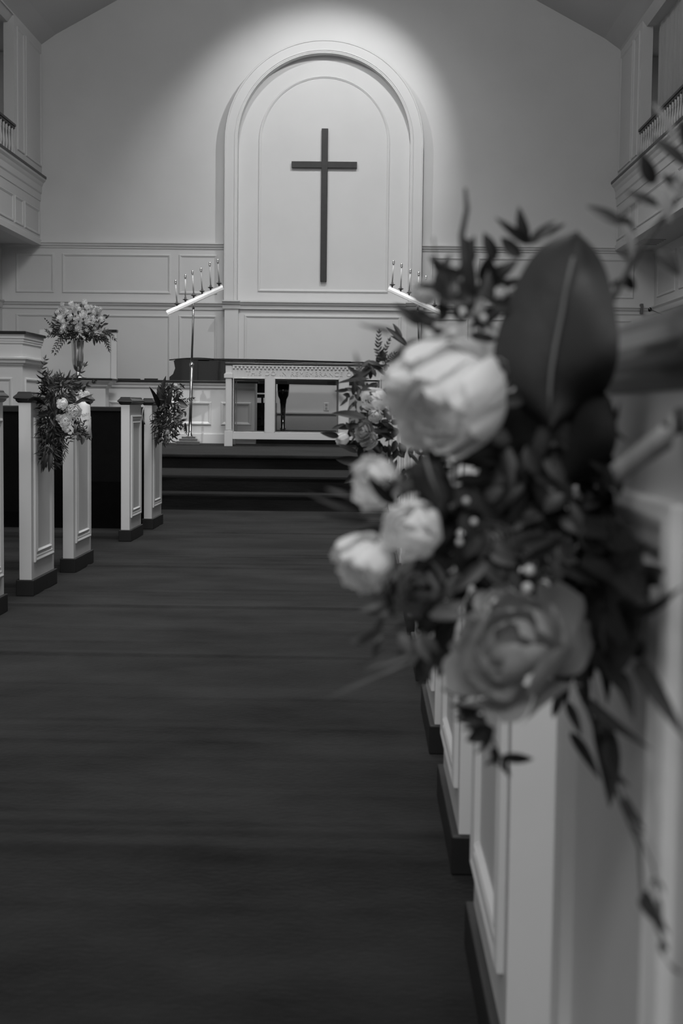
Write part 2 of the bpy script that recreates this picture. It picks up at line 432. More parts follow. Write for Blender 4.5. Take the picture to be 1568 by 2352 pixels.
# ------------------------------------------------------------------ cross
t = thing('cross', (xat(744, 645, 21.9), 21.96, zat(744, 646, 21.9)), 'large plain dark wooden cross mounted in the arched niche', 'cross')
a = at(751, 293.5, 21.9); b = at(735.5, 646, 21.9); w = 14.5 * 21.9 / F
cx = (xat(745, 400, 21.9) + xat(741.6, 640, 21.9)) / 2
mb = MB(); mb.box(cx - w / 2, cx + w / 2, 21.945, 21.985, b.z, a.z); mb.build('upright', 'cross', t, bevel=.006)
l = at(669, 376, 21.9); r = at(819.5, 378, 21.9)
mb = MB(); zc_ = (l.z + r.z) / 2
mb.box(l.x, r.x, 21.946, 21.984, zc_ - w / 2, zc_ + w / 2); mb.build('crossbar', 'cross', t, bevel=.006)
mb = MB(); mb.box(cx - .03, cx + .03, 21.98, 21.999, zc_ - .03, zc_ + .03); mb.box(cx - .03, cx + .03, 21.98, 21.999, b.z + .3, b.z + .36); mb.build('wall_bracket', 'cross', t)

# wall outlet
p = at(749, 934, 21.88)
t = thing('electrical_outlet', p, 'small electrical outlet plate low on the wall below the niche', 'outlet')
mb = MB(); mb.box(p.x - .04, p.x + .04, 21.868, 21.88, p.z - .06, p.z + .06); mb.build('cover_plate', 'pewpaint', t, bevel=.003)
for dzz in (-.028, .028):
    mb = MB(); mb.box(p.x - .017, p.x + .017, 21.864, 21.869, p.z + dzz - .018, p.z + dzz + .018); mb.build('socket', 'tube', t)
# slim box on right wall
p = at(1473, 709, 21.93)
mb = MB(); mb.box(p.x - .02, p.x + .02, 21.9, 22, p.z - .075, p.z + .075); o = mb.build('wall_switch', 'rib', bevel=.004)
props(o, 'slim dark switch box on the back wall near the right corner', 'switch')

# ------------------------------------------------------------------ communion table
P = at(514.5, 1023, 17.55)
t = thing('communion_table', (P.x, 17.55, ZS), 'white communion table with a carved inscription and open panelled sides', 'table')
T = {}
WL[t.name] = V((0, 0, 0))     # built in local coordinates
Wd, Dp = 2.03, .98
def leg(x, y):
    mb = MB(); s = .078
    mb.box(x, x + s, y, y + s, 0, 1.0); mb.box(x - .012, x + s + .012, y - .012, y + s + .012, 0, .19)
    mb.box(x - .018, x + s + .012, y - .018, y + s + .012, .84, .89); mb.box(x - .01, x + s + .01, y - .012, y + s + .01, .89, .90)
    mb.prism([(.006, .2), (s - .006, .2), (s - .006, .83), (.006, .83)], (x, y, 0), (1, 0, 0), (0, 0, 1), (0, -.006, 0))
    mb.build('leg', 'paint', t, bevel=.004)
for x in (0.012, Wd - .09):
    for y in (0.012, Dp - .09): leg(x, y)
for y in (.02, Dp - .075):
    for x in (.505, Wd - .505 - .108):
        mb = MB(); mb.box(x, x + .108, y, y + .055, .17, .84)
        mb.build('post', 'paint', t, bevel=.004)
for k, y in enumerate((.02, Dp - .075)):
    mb = MB(); mb.box(.09, Wd - .09, y, y + .055, .088, .18); mb.build('bottom_rail', 'paint', t, bevel=.003)
    mb = MB(); mb.box(.09, Wd - .09, y, y + .055, .835, 1.0)
    mb.box(.1, Wd - .1, y - .020, y, .985, 1.0)
    if k == 0:
        n = 38
        for i in range(n):
            x = .1 + (Wd - .2) * i / n; mb.box(x, x + .025, y - .018, y, .958, .988)
    for xa, xb in ((.105, .505), (.613, Wd - .613), (Wd - .505, Wd - .105)):
        mb.box(xa, xb, y - .008, y, .835, .846)
        mb.box(xa, xa + .010, y - .008, y + .01, .18, .846); mb.box(xb - .010, xb, y - .008, y + .01, .18, .846)
    mb.build('apron', 'paint', t, bevel=.0015)
for x in (.02, Wd - .075):
    mb = MB(); mb.box(x, x + .055, .09, Dp - .09, .835, 1.0); mb.box(x, x + .055, .09, Dp - .09, .088, .18); mb.build('side_rail', 'paint', t, bevel=.003)
mb = MB(); mb.box(.0, Wd, -.002, Dp, 1.0, 1.03); mb.build('table_top', 'darkwood', t, bevel=.006, label='dark wooden table top')
cu = bpy.data.curves.new('inscription', 'FONT'); cu.body = 'THIS DO IN REMEMBRANCE OF ME'; cu.size = .074; cu.extrude = .004; cu.bevel_depth = .0006; cu.align_x = 'CENTER'; cu.space_character = 1.12; cu.space_word = 1.3
tmp = bpy.data.objects.new('tmp', cu); C.objects.link(tmp)
bpy.context.view_layer.update()
me = bpy.data.meshes.new_from_object(tmp.evaluated_get(bpy.context.evaluated_depsgraph_get())); bpy.data.objects.remove(tmp)
xs_ = [v.co.x for v in me.vertices]; w = max(xs_) - min(xs_); k = 1.50 / w
# split the line of text into its words at the wide gaps
bm = bmesh.new(); bm.from_mesh(me); bm.verts.ensure_lookup_table(); seen = set(); isl = []
for v in bm.verts:
    if v.index in seen: continue
    st = [v]; comp = []; seen.add(v.index)
    while st:
        q = st.pop(); comp.append(q.index)
        for e in q.link_edges:
            o_ = e.other_vert(q)
            if o_.index not in seen: seen.add(o_.index); st.append(o_)
    isl.append((min(bm.verts[i].co.x for i in comp), max(bm.verts[i].co.x for i in comp), comp))
bm.free(); isl.sort(key=lambda q: q[0]); groups = []; far = -9
for x0_, x1_, comp in isl:
    if not groups or x0_ - far > .028: groups.append([])
    groups[-1] += comp; far = max(far, x1_)
for g in groups:
    gs = {i: n_ for n_, i in enumerate(g)}
    m2 = bpy.data.meshes.new('inscription_word')
    m2.from_pydata([(me.vertices[i].co.x * k, -me.vertices[i].co.z, me.vertices[i].co.y) for i in g], [], [tuple(gs[i] for i in p.vertices) for p in me.polygons if p.vertices[0] in gs])
    m2.materials.append(M['paint']); ins = bpy.data.objects.new('inscription_word', m2); C.objects.link(ins)
    ins.location = (Wd / 2, .0185, .878); ins.parent = t
    ins['label'] = 'raised capital lettering on the front of the table'
print('WORDS', len(groups))
t.rotation_euler = (0, 0, math.radians(2.8))

# ------------------------------------------------------------------ choir rail, pedestal, screen, pulpit
def capmould(mb, x0, x1, y0, y1, z1, prof):
    mb.loops([ring(x0, x1, y0, y1, o, z1 + z) for o, z in prof])
RY = 18.78
xa, xb = xat(247, 1018, RY), xat(584, 1018, RY)
ztop = zat(380, 873, RY)
t = thing('choir_rail', (xa, RY, ZS), 'long low white panelled rail with a dark cap behind the candle stand', 'rail')
mb = MB(); mb.box(xa, xb, RY, RY + .1, ZS, ztop - .03)
zt, zb = zat(450, 923, RY), zat(450, 976, RY)
for pa, pb in ((249, 318), (335, 400), (415, 485), (507, 577)):
    x1, x2 = xat(pa, 950, RY), xat(pb, 950, RY)
    mb.frame((x1, RY, zb), (1, 0, 0), (0, 0, 1), (0, -1, 0), x2 - x1, zt - zb, FR)
mb.build('panelled_body', 'paint', t)
mb = MB(); mb.loops([[V((x, RY - a, ztop + b)) for a, b in [(0, -.03), (.04, -.03), (.04, -.05), (.02, -.075), (.02, -.095), (.008, -.11), (0, -.12)]] for x in (xa, xb)])
mb.build('crown_moulding', 'paint', t)
mb = MB(); mb.box(xa, xb + .05, RY - .06, RY + .16, ztop - .03, ztop); mb.build('cap', 'darkwood', t, bevel=.008)
mb = MB(); mb.box(xa, xb + .015, RY - .018, RY + .1, ZS, ZS + .13); mb.build('base', 'paint', t, bevel=.005)
# return of the rail to the choir floor
mb = MB(); mb.box(xb - .08, xb, RY + .1, RY + .42, ZS, ztop - .03); mb.build('rail_return', 'paint', t)

PYD = 18.25
xa2, xb2 = xat(60, 950, PYD), xat(242, 950, PYD); zt = zat(200, 868.5, PYD)
t = thing('pedestal', ((xa2 + xb2) / 2, PYD, ZS), 'wide white pedestal with dark top standing beside the pulpit under the vase', 'pedestal')
mb = MB(); mb.box(xa2, xb2, PYD, 18.5, ZS, zt - .1); mb.build('body', 'paint', t, bevel=.003)
mb = MB(); capmould(mb, xa2, xb2, PYD, 18.5, zt, [(.085, -.027), (.08, -.04), (.06, -.055), (.035, -.08), (.03, -.1), (.012, -.12), (0, -.13)]); mb.build('crown_moulding', 'paint', t)
mb = MB(); mb.box(xa2 - .1, xb2 + .105, PYD - .1, 18.6, zt - .027, zt); mb.build('cap', 'darkwood', t, bevel=.01)

SY = 19.5
a = at(91, 757, SY); b = at(268, 875, SY)
t = thing('screen', (a.x, SY, ZP), 'tall plain white screen panel behind the vase of flowers', 'screen')
mb = MB(); mb.box(a.x, b.x, SY, SY + .06, ZP, a.z); mb.build('panel', 'paint', t)
mb = MB(); x1 = xat(255, 800, SY); mb.box(x1, b.x, SY - .018, SY, ZP, a.z); mb.build('stile', 'paint', t, bevel=.003)
mb = MB(); x2 = xat(243, 800, SY); mb.box(x2, b.x + .005, SY - .03, SY + .08, a.z - .025, a.z + .008); mb.build('cap', 'darkwood', t)

UY = 16.55
xc = xat(52, 900, UY); zt = zat(30, 763, UY)
t = thing('pulpit', (xc - .55, UY, ZS), 'tall white moulded pulpit with dark top at the left edge', 'pulpit')
D = .95
mb = MB(); mb.box(xc - 1.3, xc, UY, UY + D, ZS, zt - .02)
z1 = zat(10, 867, UY)
mb.frame((xc - 1.15, UY, ZS + .25), (1, 0, 0), (0, 0, 1), (0, -1, 0), 1.15 - (xc - xat(29, 900, UY)), z1 - ZS - .25, FR)
mb.frame((xc, UY + .1, ZS + .25), (0, 1, 0), (0, 0, 1), (1, 0, 0), D - .2, z1 - ZS - .25, FR)
mb.build('body', 'paint', t)
mb = MB(); capmould(mb, xc - 1.3, xc, UY, UY + D, zt, [(.028, -.022), (.028, -.07), (.018, -.075), (.018, -.1), (.012, -.105), (.012, -.125), (0, -.14)]); mb.build('crown_moulding', 'paint', t)
z2 = zat(30, 821, UY)
mb = MB(); capmould(mb, xc - 1.3, xc, UY, UY + D, z2, [(0, .012), (.062, .0), (.062, -.018), (.045, -.03), (.04, -.06), (.015, -.075), (.012, -.09), (0, -.10)]); mb.build('waist_moulding', 'paint', t)
mb = MB(); mb.box(xc - 1.34, xc + .05, UY - .05, UY + D + .05, zt - .022, zt + .012); mb.build('cap', 'darkwood', t, bevel=.006)
mb = MB(); mb.box(xc - 1.33, xc + .03, UY - .03, UY + D + .03, ZS, ZS + .14); mb.build('base', 'paint', t, bevel=.005)

# chairs behind the rail
def choir_chair(px0, px1, label):
    Y = 19.6; a = at(px0, 869, Y); b = at(px1, 869, Y)
    t = thing('chair', ((a.x + b.x) / 2, Y + .2, ZP), label, 'chair', 'dark chairs behind the choir rail')
    for x in (a.x + .02, b.x - .02):
        for y, z in ((Y, a.z), (Y + .36, ZP + .43)):
            mb = MB(); mb.box(x - .018, x + .018, y, y + .036, ZP, z); mb.build('leg', 'darkwood', t)
    mb = MB(); mb.box(a.x, b.x, Y, Y + .4, ZP + .43, ZP + .47); mb.build('seat', 'darkwood', t, bevel=.01)
    mb = MB(); mb.box(a.x, b.x, Y - .005, Y + .03, a.z - .03, a.z); mb.box(a.x, b.x, Y, Y + .02, a.z - .2, a.z - .12); mb.build('backrest', 'darkwood', t, bevel=.006)
choir_chair(264, 322, 'dark wooden chair whose back just tops the rail right of the vase')
choir_chair(331, 362, 'narrow dark chair whose back tops the rail left of the piano')

# ------------------------------------------------------------------ grand piano
PY = 19.75
kx = xat(392, 840, PY); zl = zat(440, 817, PY)
t = thing('grand_piano', (kx + 1.2, PY + .7, ZP), 'black closed grand piano behind the choir rail and table', 'piano')
def outline(off=0):
    pts = [(kx - off, PY - off), (kx + 1.05, PY - off)]
    for k in range(1, 15):
        u = k / 14; pts.append((kx + 1.05 + u * 1.55, PY - off + .62 * (3 * u * u - 2 * u ** 3)))
    pts += [(kx + 2.68 + off, PY + .78), (kx + 2.70 + off, PY + 1.0), (kx + 2.6, PY + 1.3 + off), (kx + 2.3, PY + 1.45 + off), (kx - off, PY + 1.45 + off)]
    return pts
zb = zat(560, 881, PY)
body = [(x, y) for x, y in outline()]; 
# rim starts behind the keyboard
rim = [(kx + .38, PY)] + body[1:-1] + [(kx + .38, PY + 1.45)]
mb = MB(); mb.loops([[V((x, y, z)) for x, y in rim] for z in (zb, zl - .07)]); mb.build('rim', 'piano', t)
mb = MB(); mb.loops([[V((x, y, z)) for x, y in [(a if a > kx + .3 else kx + .30, b) for a, b in outline(.02)]] for z in (zl - .06, zl - .035)]); mb.build('lid', 'piano', t, bevel=.006)
mb = MB()   # folded lid front
mb.loops([[V((kx - .02 + .62 * q, y, zl - .055 + .03 * math.sin(q * PI * .8) + zz)) for q in [k / 10 for k in range(11)] for zz in (0,)] + [V((kx - .02 + .62 * q, y, zl - .07 + .03 * math.sin(q * PI * .8))) for q in [1 - k / 10 for k in range(11)]] for y in (PY - .02, PY + 1.4)])
mb.build('lid_flap', 'piano', t, smooth=False)
mb = MB(); 
chk = [(0, .03), (.03, 0), (.40, 0), (.40, .33), (.10, .33), (.06, .30), (.08, .20), (.05, .12), (.0, .08)]
for y in (PY, PY + 1.39): mb = MB(); mb.prism(chk, (kx - .02, y, zb), (1, 0, 0), (0, 0, 1), (0, .06, 0)); mb.build('key_cheek', 'piano', t, bevel=.004)
mb = MB(); mb.box(kx - .05, kx + .4, PY, PY + 1.45, zb - .04, zb + .02); mb.build('keybed', 'piano', t, bevel=.005)
mb = MB(); mb.box(kx, kx + .15, PY + .07, PY + 1.38, zb + .02, zb + .06); mb.build('keyboard', 'paper', t)
def pleg(x, y):
    mb = MB(); pr = [(.085, zb), (.085, zb - .10), (.075, zb - .16), (.05, zb - .21), (.045, zb - .26), (.04, zb - .28), (.028, ZP + .06), (.045, ZP + .05), (.03, ZP + .01), (.03, ZP + .002)]
    mb.lathe(pr, (x, y, 0), 12); mb.build('leg', 'piano', t, smooth=True)
lx = xat(650, 930, PY + .5)
pleg(lx, PY + .5); pleg(kx + .3, PY + .15); pleg(kx + .3, PY + 1.2)
mb = MB(); x = xat(600, 930, PY + .6); mb.box(x - .06, x + .07, PY + .5, PY + .62, zb - .12, zb); mb.box(x - .09, x + .1, PY + .55, PY + .6, zb - .19, zb - .14); mb.box(x + .0, x + .03, PY + .56, PY + .58, ZP + .1, zb - .14); mb.build('pedal_lyre', 'piano', t)
# cabinet below
a = at(583, 925, 20.9); b = at(640, 925, 20.9)
mb = MB(); mb.box(a.x - .1, b.x - .05, 20.9, 21.3, ZP, a.z); mb.frame((a.x - .1, 20.9, ZP + .03), (1, 0, 0), (0, 0, 1), (0, -1, 0), b.x - a.x + .05, .18, FR)
o = mb.build('low_cabinet', 'darkwood'); props(o, 'low dark cabinet seen through the left opening of the communion table', 'cabinet')

# ------------------------------------------------------------------ candle stands
def candle_stand(mirror, label):
    Y = 18.06; mx = lambda x: x if not mirror else 1403.5 - x       # photo px
    sh = 3 if mirror else 0
    def p(x, y, d=0): return at(mx(x), y + sh, Y + d)
    b = p(434.5, 1018)
    t = thing('candle_stand', (b.x, Y, ZS), label, 'candle stand', 'candle stands either side of the table')
    mb = MB()
    for r, z0, z1 in ((.148, 0, .048), (.118, .048, .078), (.088, .078, .105)):
        mb.box(b.x - r, b.x + r, Y - r, Y + r, ZS + z0, ZS + z1)
    mb.build('stepped_base', 'chrome', t, bevel=.005)
    mb = MB(); pts = [V((b.x, Y, ZS + .1)), p(440, 838), p(443, 742), p(444.5, 690)]
    pts[0].x = p(436, 1000).x
    mb.tube([pts[0], pts[1]], [.021, .019], 12); mb.tube([pts[1], pts[2], pts[3]], [.014, .013, .013], 12)
    mb.build('pole', 'brass', t, smooth=True)
    mb = MB(); q = pts[1]; mb.lathe([(.014, -.03), (.026, -.015), (.03, 0), (.026, .015), (.014, .03)], q, 12); q = pts[0]; mb.lathe([(.05, 0), (.03, .02), (.024, .05), (.018, .06)], q, 12)
    q = p(444, 700); mb.lathe([(.013, -.06), (.019, -.05), (.02, .04), (.008, .09)], q, 12)
    mb.build('collar', 'chrome', t, smooth=True)
    A, B = p(383.5, 719), p(512, 660)
    d = (B - A); u = d.normalized(); n = u.cross(V((0, 1, 0))).normalized()
    if n.z < 0: n = -n
    mb = MB(); h = .031; w = .03
    # hexagonal bar so that its top facets face the lamps
    sec = [(-.026, -.031), (-.032, 0), (-.012, .031), (.012, .031), (.032, 0), (.026, -.031)]
    mb.loops([[e + V((0, 1, 0)) * a + n * c for a, c in sec] for e in (A, B)])
    mb.build('crossbar', 'acrylic', t, bevel=.003, label='glossy bright slanted bar')
    xs = [404, 426, 444.5, 464, 484, 503]
    tips = [(403, 644), (425.5, 631), (442, 622), (461.5, 616), (481.5, 603), (500, 596)]
    cups = [(406, 699), (425.5, 689), (444.5, 679.5), (464, 670), (483.5, 661.5), (503, 652)]
    for (tx, ty), (cx_, cy_) in zip(tips, cups):
        c = p(cx_, cy_); e = p(tx, ty)
        foot = A + u * ((c - A).dot(u)) + n * .02
        mb = MB(); mb.lathe([(.006, foot.z - c.z), (.010, -.012), (.014, -.006), (.034, .004), (.036, .010), (.028, .008), (.014, .010), (.014, .032), (.010, .032)], c, 14)
        cup = mb.build('drip_cup', 'grille_shade', t, smooth=True)
        mb = MB(); mb.tube([c + V((0, 0, .03)), e - V((0, 0, .04))], .0085, 10); cn = mb.build('candle', 'tube', t, smooth=True)
        mb = MB(); mb.lathe([(.0135, -.045), (.0145, -.04), (.0145, -.008), (.009, .004), (.004, .006)], e, 12); mb.build('candle_cap', 'chrome', t, smooth=True)
candle_stand(False, 'slender metal candle stand with six candles on a slanted bar, left of the table')
candle_stand(True, 'metal candle stand with slanted bar partly hidden by the bouquet, right of the table')

# ------------------------------------------------------------------ lectern and microphone on the right
LY = 15.5
a = at(1492, 711, LY)
ztop = zat(1530, 800, LY)
t = thing('lectern', (a.x + .55, LY, ZS), 'white lectern on the right, hidden behind the near pew cap', 'lectern')
mb = MB(); mb.box(a.x + .15, a.x + 1.0, LY + .05, LY + .75, ZS, ztop - .03); mb.frame((a.x + .25, LY + .05, ZS + .2), (1, 0, 0), (0, 0, 1), (0, -1, 0), .65, .8, FR); mb.build('body', 'paint', t)
mb = MB(); mb.box(a.x + .1, a.x + 1.05, LY, LY + .8, ztop - .03, ztop); mb.build('cap', 'darkwood', t, bevel=.006)
t = thing('microphone', (a.x + .35, LY + .1, ztop + .001), 'black gooseneck microphone rising from the right lectern', 'microphone')
mb = MB(); b = at(1530, 727, LY)
mb.tube([a + V((.02, 0, -.005)), b, b + V((.13, .03, -.06)), V((a.x + .35, LY + .1, ztop + .008))], [.004, .004, .005, .006], 8); mb.build('gooseneck', 'black', t, smooth=True)
mb = MB(); mb.lathe([(.004, -.024), (.016, -.018), (.021, -.004), (.020, .010), (.012, .020), (.004, .024)], a, 14); mb.build('windscreen', 'black', t, smooth=True)

# ------------------------------------------------------------------ flowers and foliage
def leafm(mb, b, t, w, nrm=None, fold=.25, curl=.12, seg=8, shape=1.0):
    """pointed leaf from b to t, width w; nrm = the way its face looks"""
    b, t = V(b), V(t); d = t - b; L = d.length
    if L < 1e-6: return
    u = d.normalized(); nrm = V(nrm) if nrm is not None else V((random.uniform(-.6, .6), -1, random.uniform(-.4, .6)))
    s = u.cross(nrm)
    if s.length < .05: s = u.cross(V((.3, -.4, 1)))
    s.normalize(); n = s.cross(u).normalized()
    vs = []; fs = []
    for i in range(seg + 1):
        q = i / seg
        ww = w * .5 * (math.sin(PI * min(1, q ** (.75 * shape))) ** .8 if 0 < q < 1 else 0.02)
        c = b + u * (L * q) + n * (curl * L * (4 * q * (1 - q)) * .5 - curl * L * .3 * q * q)
        vs += [c - s * ww + n * (fold * ww), c - s * ww * .5 + n * fold * ww * .35, c, c + s * ww * .5 + n * fold * ww * .35, c + s * ww + n * (fold * ww)]
    for i in range(seg):
        for j in range(4):
            a = i * 5 + j; fs.append((a, a + 1, a + 6, a + 5))
    mb.add(vs, fs)
def frond(mb, pts, ll, lw, n=8, end=True, side=(1, -1), ang=.9):
    """stem through pts with paired leaflets"""
    pts = [V(p) for p in pts]
    mb.tube(pts, [.06 * lw + ll * .012] * len(pts), 5)
    L = [0]
    for i in range(1, len(pts)): L.append(L[-1] + (pts[i] - pts[i - 1]).length)
    for k in range(n):
        q = (k + .8) / n * L[-1]
        i = 1
        while i < len(pts) - 1 and L[i] < q: i += 1
        e = pts[i] - pts[i - 1]; c = pts[i - 1] + e * min(1, (q - L[i - 1]) / max(1e-6, e.length)); e.normalize()
        s = e.cross(V((0, -1, 0))).normalized()
        for sg in side:
            a = ang * random.uniform(.8, 1.2)
            d = e * math.cos(a) + s * sg * math.sin(a) + V((0, random.uniform(-.3, .3), 0))
            z = 1 - .5 * (k / n)
            leafm(mb, c, c + d * ll * z, lw * z, seg=5)
    if end: leafm(mb, pts[-1], pts[-1] + (pts[-1] - pts[-2]).normalized() * ll * .7, lw * .7, seg=5)
def rosem(mb, c, r, face=(0, -1, .2), open_=.5, seed=0, squash=1.0, layers=4):
    """rose of cupped petals; face = where the bloom looks"""
    rd = random.Random(seed); c = V(c); f_ = V(face).normalized()
    a = f_.cross(V((0, 0, 1)));  a = a.normalized() if a.length > .1 else V((1, 0, 0)); b = f_.cross(a)
    for ly in range(layers):
        t = ly / max(1, layers - 1); rr = r * (.38 + .62 * t); np_ = 3 + ly
        lean = (open_ * 1.15 * t + .05)
        for k in range(np_):
            th = 2 * PI * (k + .5 * (ly % 2)) / np_ + rd.uniform(-.25, .25)
            hw = 2 * PI / np_ * .78
            vs = []; fs = []; NU, NV = 7, 7
            jl = rd.uniform(-.1, .12); ph = rd.uniform(0, 6)
            for i in range(NV + 1):
                v = i / NV
                # polar angle from the back of the bloom to its lip
                po = PI * (.06 + (.80 - lean * .38 + jl * .3) * v)
                rad = rr * (math.sin(po) ** .85) * (1 + .13 * t * v ** 4 * open_ * 2)
                hz = -rr * math.cos(po) * .95 * squash - rr * .18 * t
                for j in range(NU + 1):
                    w = (j / NU - .5) * 2
                    wd = hw * (1 - .22 * v ** 3)
                    an = th + wd * w * .5 * 1.25
                    rq = rad * (1 - .10 * (1 - abs(w)) * v * 0 + .05 * math.sin(w * 3 + ph) * v + .03 * math.sin(9 * w + ph) * v * v) + rr * .05 * abs(w) * 1
                    tip = hz - rr * .20 * w * w * v * v + rr * .04 * math.sin(7 * w + ph) * v
                    vs.append(c + a * (rq * math.cos(an)) + b * (rq * math.sin(an)) + f_ * tip)
            for i in range(NV):
                for j in range(NU):
                    q = i * (NU + 1) + j; fs.append((q, q + 1, q + NU + 2, q + NU + 1))
            mb.add(vs, fs)
def ballm(mb, c, r, n=8):
    mb.lathe([(r * math.sin(PI * k / n) + 1e-5, -r * math.cos(PI * k / n)) for k in range(n + 1)], c, 10)

class Bq:
    """an arrangement; pixel-based helpers at a given distance"""
    def __init__(s, name, root, label, cat, Y, group=None, lim=None):
        s.lim = lim; s.maxx = 1432
        s.t = thing(name, root, label, cat, group); s.Y = Y; s.k = Y / F
    def P(s, x, y, d=0):
        p = at(x, y, s.Y + d)
        if s.lim is not None and abs(p.x) > abs(s.lim) and p.x * s.lim > 0: p = at(x, y, (s.Y + d) * s.lim / p.x)
        return p
    def rose(s, x, y, r, d=0, m='petal', face=(-.3, -1, .2), open_=.5, squash=1, seed=None, layers=4, name='rose', label=None):
        mb = MB(); rosem(mb, s.P(x, y, d), r * (s.Y + d) / F, face, open_, seed if seed is not None else int(x * 7 + y), squash, layers)
        return mb.build(name, m, s.t, smooth=True, label=label)
    def leaf(s, x0, y0, x1, y1, w, d0=0, d1=0, m='leaf', nrm=None, fold=.25, curl=.12, name='leaf', shape=1.0, seg=8, label=None):
        mb = MB(); leafm(mb, s.P(x0, y0, d0), s.P(x1, y1, d1), w * s.k, nrm, fold, curl, seg, shape)
        return mb.build(name, m, s.t, smooth=True, label=label)
    def leaves(s, L, m='leaf', name='leaf', d=0, dj=.0, one=True):
        for x0, y0, x1, y1, w in L:
            q = d + random.uniform(-dj, dj); s.leaf(x0, y0, x1, y1, w, q, q + random.uniform(-dj, dj), m, name=name)
    def frond(s, pts, ll, lw, n=8, d=0, m='leaf', name='fern_frond', side=(1, -1), ang=.9, dd=0):
        mb = MB(); frond(mb, [s.P(x, y, d + dd * i) for i, (x, y) in enumerate(pts)], ll * s.k, lw * s.k, n, True, side, ang)
        return mb.build(name, m, s.t, smooth=True)
    def filler(s, regs, n, ln, lw, m='leaf', dr=(-.02, .02), name='foliage', down=.5, seed=1):
        rd = random.Random(seed); mb = MB(); st = random.getstate(); random.seed(seed)
        for _ in range(n):
            cx_, cy_, rx, ry = rd.choices(regs, [r[2] * r[3] for r in regs])[0]
            q = rd.uniform(0, 2 * PI); rr = math.sqrt(rd.random())
            x, y = cx_ + rx * rr * math.cos(q), cy_ + ry * rr * math.sin(q)
            an = math.atan2(math.sin(q) * ry * rr + down * ry, math.cos(q) * rx * rr) + rd.uniform(-1, 1)
            l = rd.uniform(*ln); d = rd.uniform(*dr); e = rd.uniform(-.4, .2) * l * s.k
            if max(x, x + l * math.cos(an)) > s.maxx and y < 1260: continue
            leafm(mb, s.P(x, y, d), s.P(x + l * math.cos(an), y + l * math.sin(an), d + e), rd.uniform(*lw) * s.k, seg=5)
        random.setstate(st)
        o = mb.build(name, m, s.t, smooth=True); o['kind'] = 'stuff'; return o
    def berries(s, L, r, m='petalcream', d=0, name='berry'):
        for x, y in L:
            mb = MB(); ballm(mb, s.P(x, y, d), r * (s.Y + d) / F); mb.build(name, m, s.t, smooth=True)

# ---- big near bouquet
B = Bq('bouquet', (.178, 1.0, .8), 'large out-of-focus bouquet of roses and magnolia leaves hung on the nearest right pew', 'bouquet', 1.0, 'pew bouquets', .163)
# backing foliage
B.filler([(1200, 1120, 190, 230), (1240, 1000, 150, 120), (1330, 1350, 110, 160), (1080, 1320, 140, 90), (1300, 1180, 110, 100)], 430, (60, 130), (26, 52), 'leaf', (-.02, .08), seed=2)
B.filler([(1060, 700, 70, 90), (1120, 650, 60, 60), (1000, 760, 30, 30)], 46, (40, 90), (16, 34), 'leaf', (-.02, .05), seed=4, down=-.6)
B.filler([(1000, 1130, 110, 60), (1100, 1230, 120, 100), (930, 1420, 70, 60)], 60, (50, 100), (18, 40), 'leafmid', (-.05, .02), seed=5)
# magnolia leaves
def big_leaf(b, pts_l, pts_r, mid, d, m, name='magnolia_leaf'):
    """broad leaf between two outlines with a raised midrib"""
    mb = MB(); vs = []; fs = []; n = len(mid)
    for i in range(n):
        l, c, r = B.P(*pts_l[i], d + .02), B.P(*mid[i], d - .004), B.P(*pts_r[i], d + .012)
        for q in (0, .5): vs.append(l.lerp(c, q) + V((0, -.006 * math.sin(q * PI), 0)))
        vs.append(c)
        for q in (.5, 1): vs.append(c.lerp(r, q) + V((0, -.010 * math.sin(q * PI), 0)))
    for i in range(n - 1):
        for j in range(4):
            a = i * 5 + j; fs.append((a, a + 1, a + 6, a + 5))
    mb.add(vs, fs); o = mb.build(name, m, B.t, smooth=True)
    s_ = o.modifiers.new('sub', 'SUBSURF'); s_.levels = 2; s_.render_levels = 2
    mb = MB(); mb.tube([B.P(*p, d - .010) for p in mid[1:-1]], [.0016 - .0011 * abs(i / (n - 3) * 2 - .9) * .5 for i in range(n - 2)], 6)
    ob = mb.build('midrib', 'rib', B.t, smooth=True); ob.parent = o
    return o
big_leaf(B, [(1322, 532), (1262, 548), (1215, 590), (1180, 660), (1148, 740), (1125, 820), (1150, 900), (1215, 960), (1262, 985)],
         [(1322, 532), (1360, 560), (1392, 612), (1412, 690), (1424, 780), (1416, 860), (1382, 920), (1320, 965), (1262, 985)],
         [(1322, 532), (1316, 590), (1300, 660), (1290, 720), (1276, 790), (1266, 850), (1262, 900), (1262, 950), (1262, 985)], -.03, 'magnolia')
big_leaf(B, [(1215, 850), (1175, 880), (1150, 930), (1150, 1000), (1170, 1070), (1230, 1110)],
         [(1350, 850), (1395, 890), (1418, 960), (1420, 1030), (1380, 1090), (1290, 1130)],
         [(1290, 845), (1295, 890), (1290, 950), (1280, 1020), (1265, 1080), (1260, 1125)], .0, 'leaf')
big_leaf(B, [(1330, 1220), (1322, 1280), (1318, 1350), (1325, 1430), (1345, 1500), (1400, 1560)],
         [(1420, 1190), (1470, 1240), (1482, 1310), (1484, 1400), (1474, 1490), (1410, 1565)],
         [(1385, 1200), (1378, 1260), (1385, 1340), (1382, 1430), (1390, 1500), (1405, 1562)], .03, 'magnolia')
big_leaf(B, [(1010, 1100), (950, 1040), (935, 1090), (960, 1140), (1000, 1170)],
         [(1030, 1090), (1010, 1050), (1040, 1110), (1050, 1150), (1020, 1175)],
         [(1020, 1095), (975, 1045), (990, 1100), (1010, 1145), (1010, 1175)], -.06, 'magnolia')
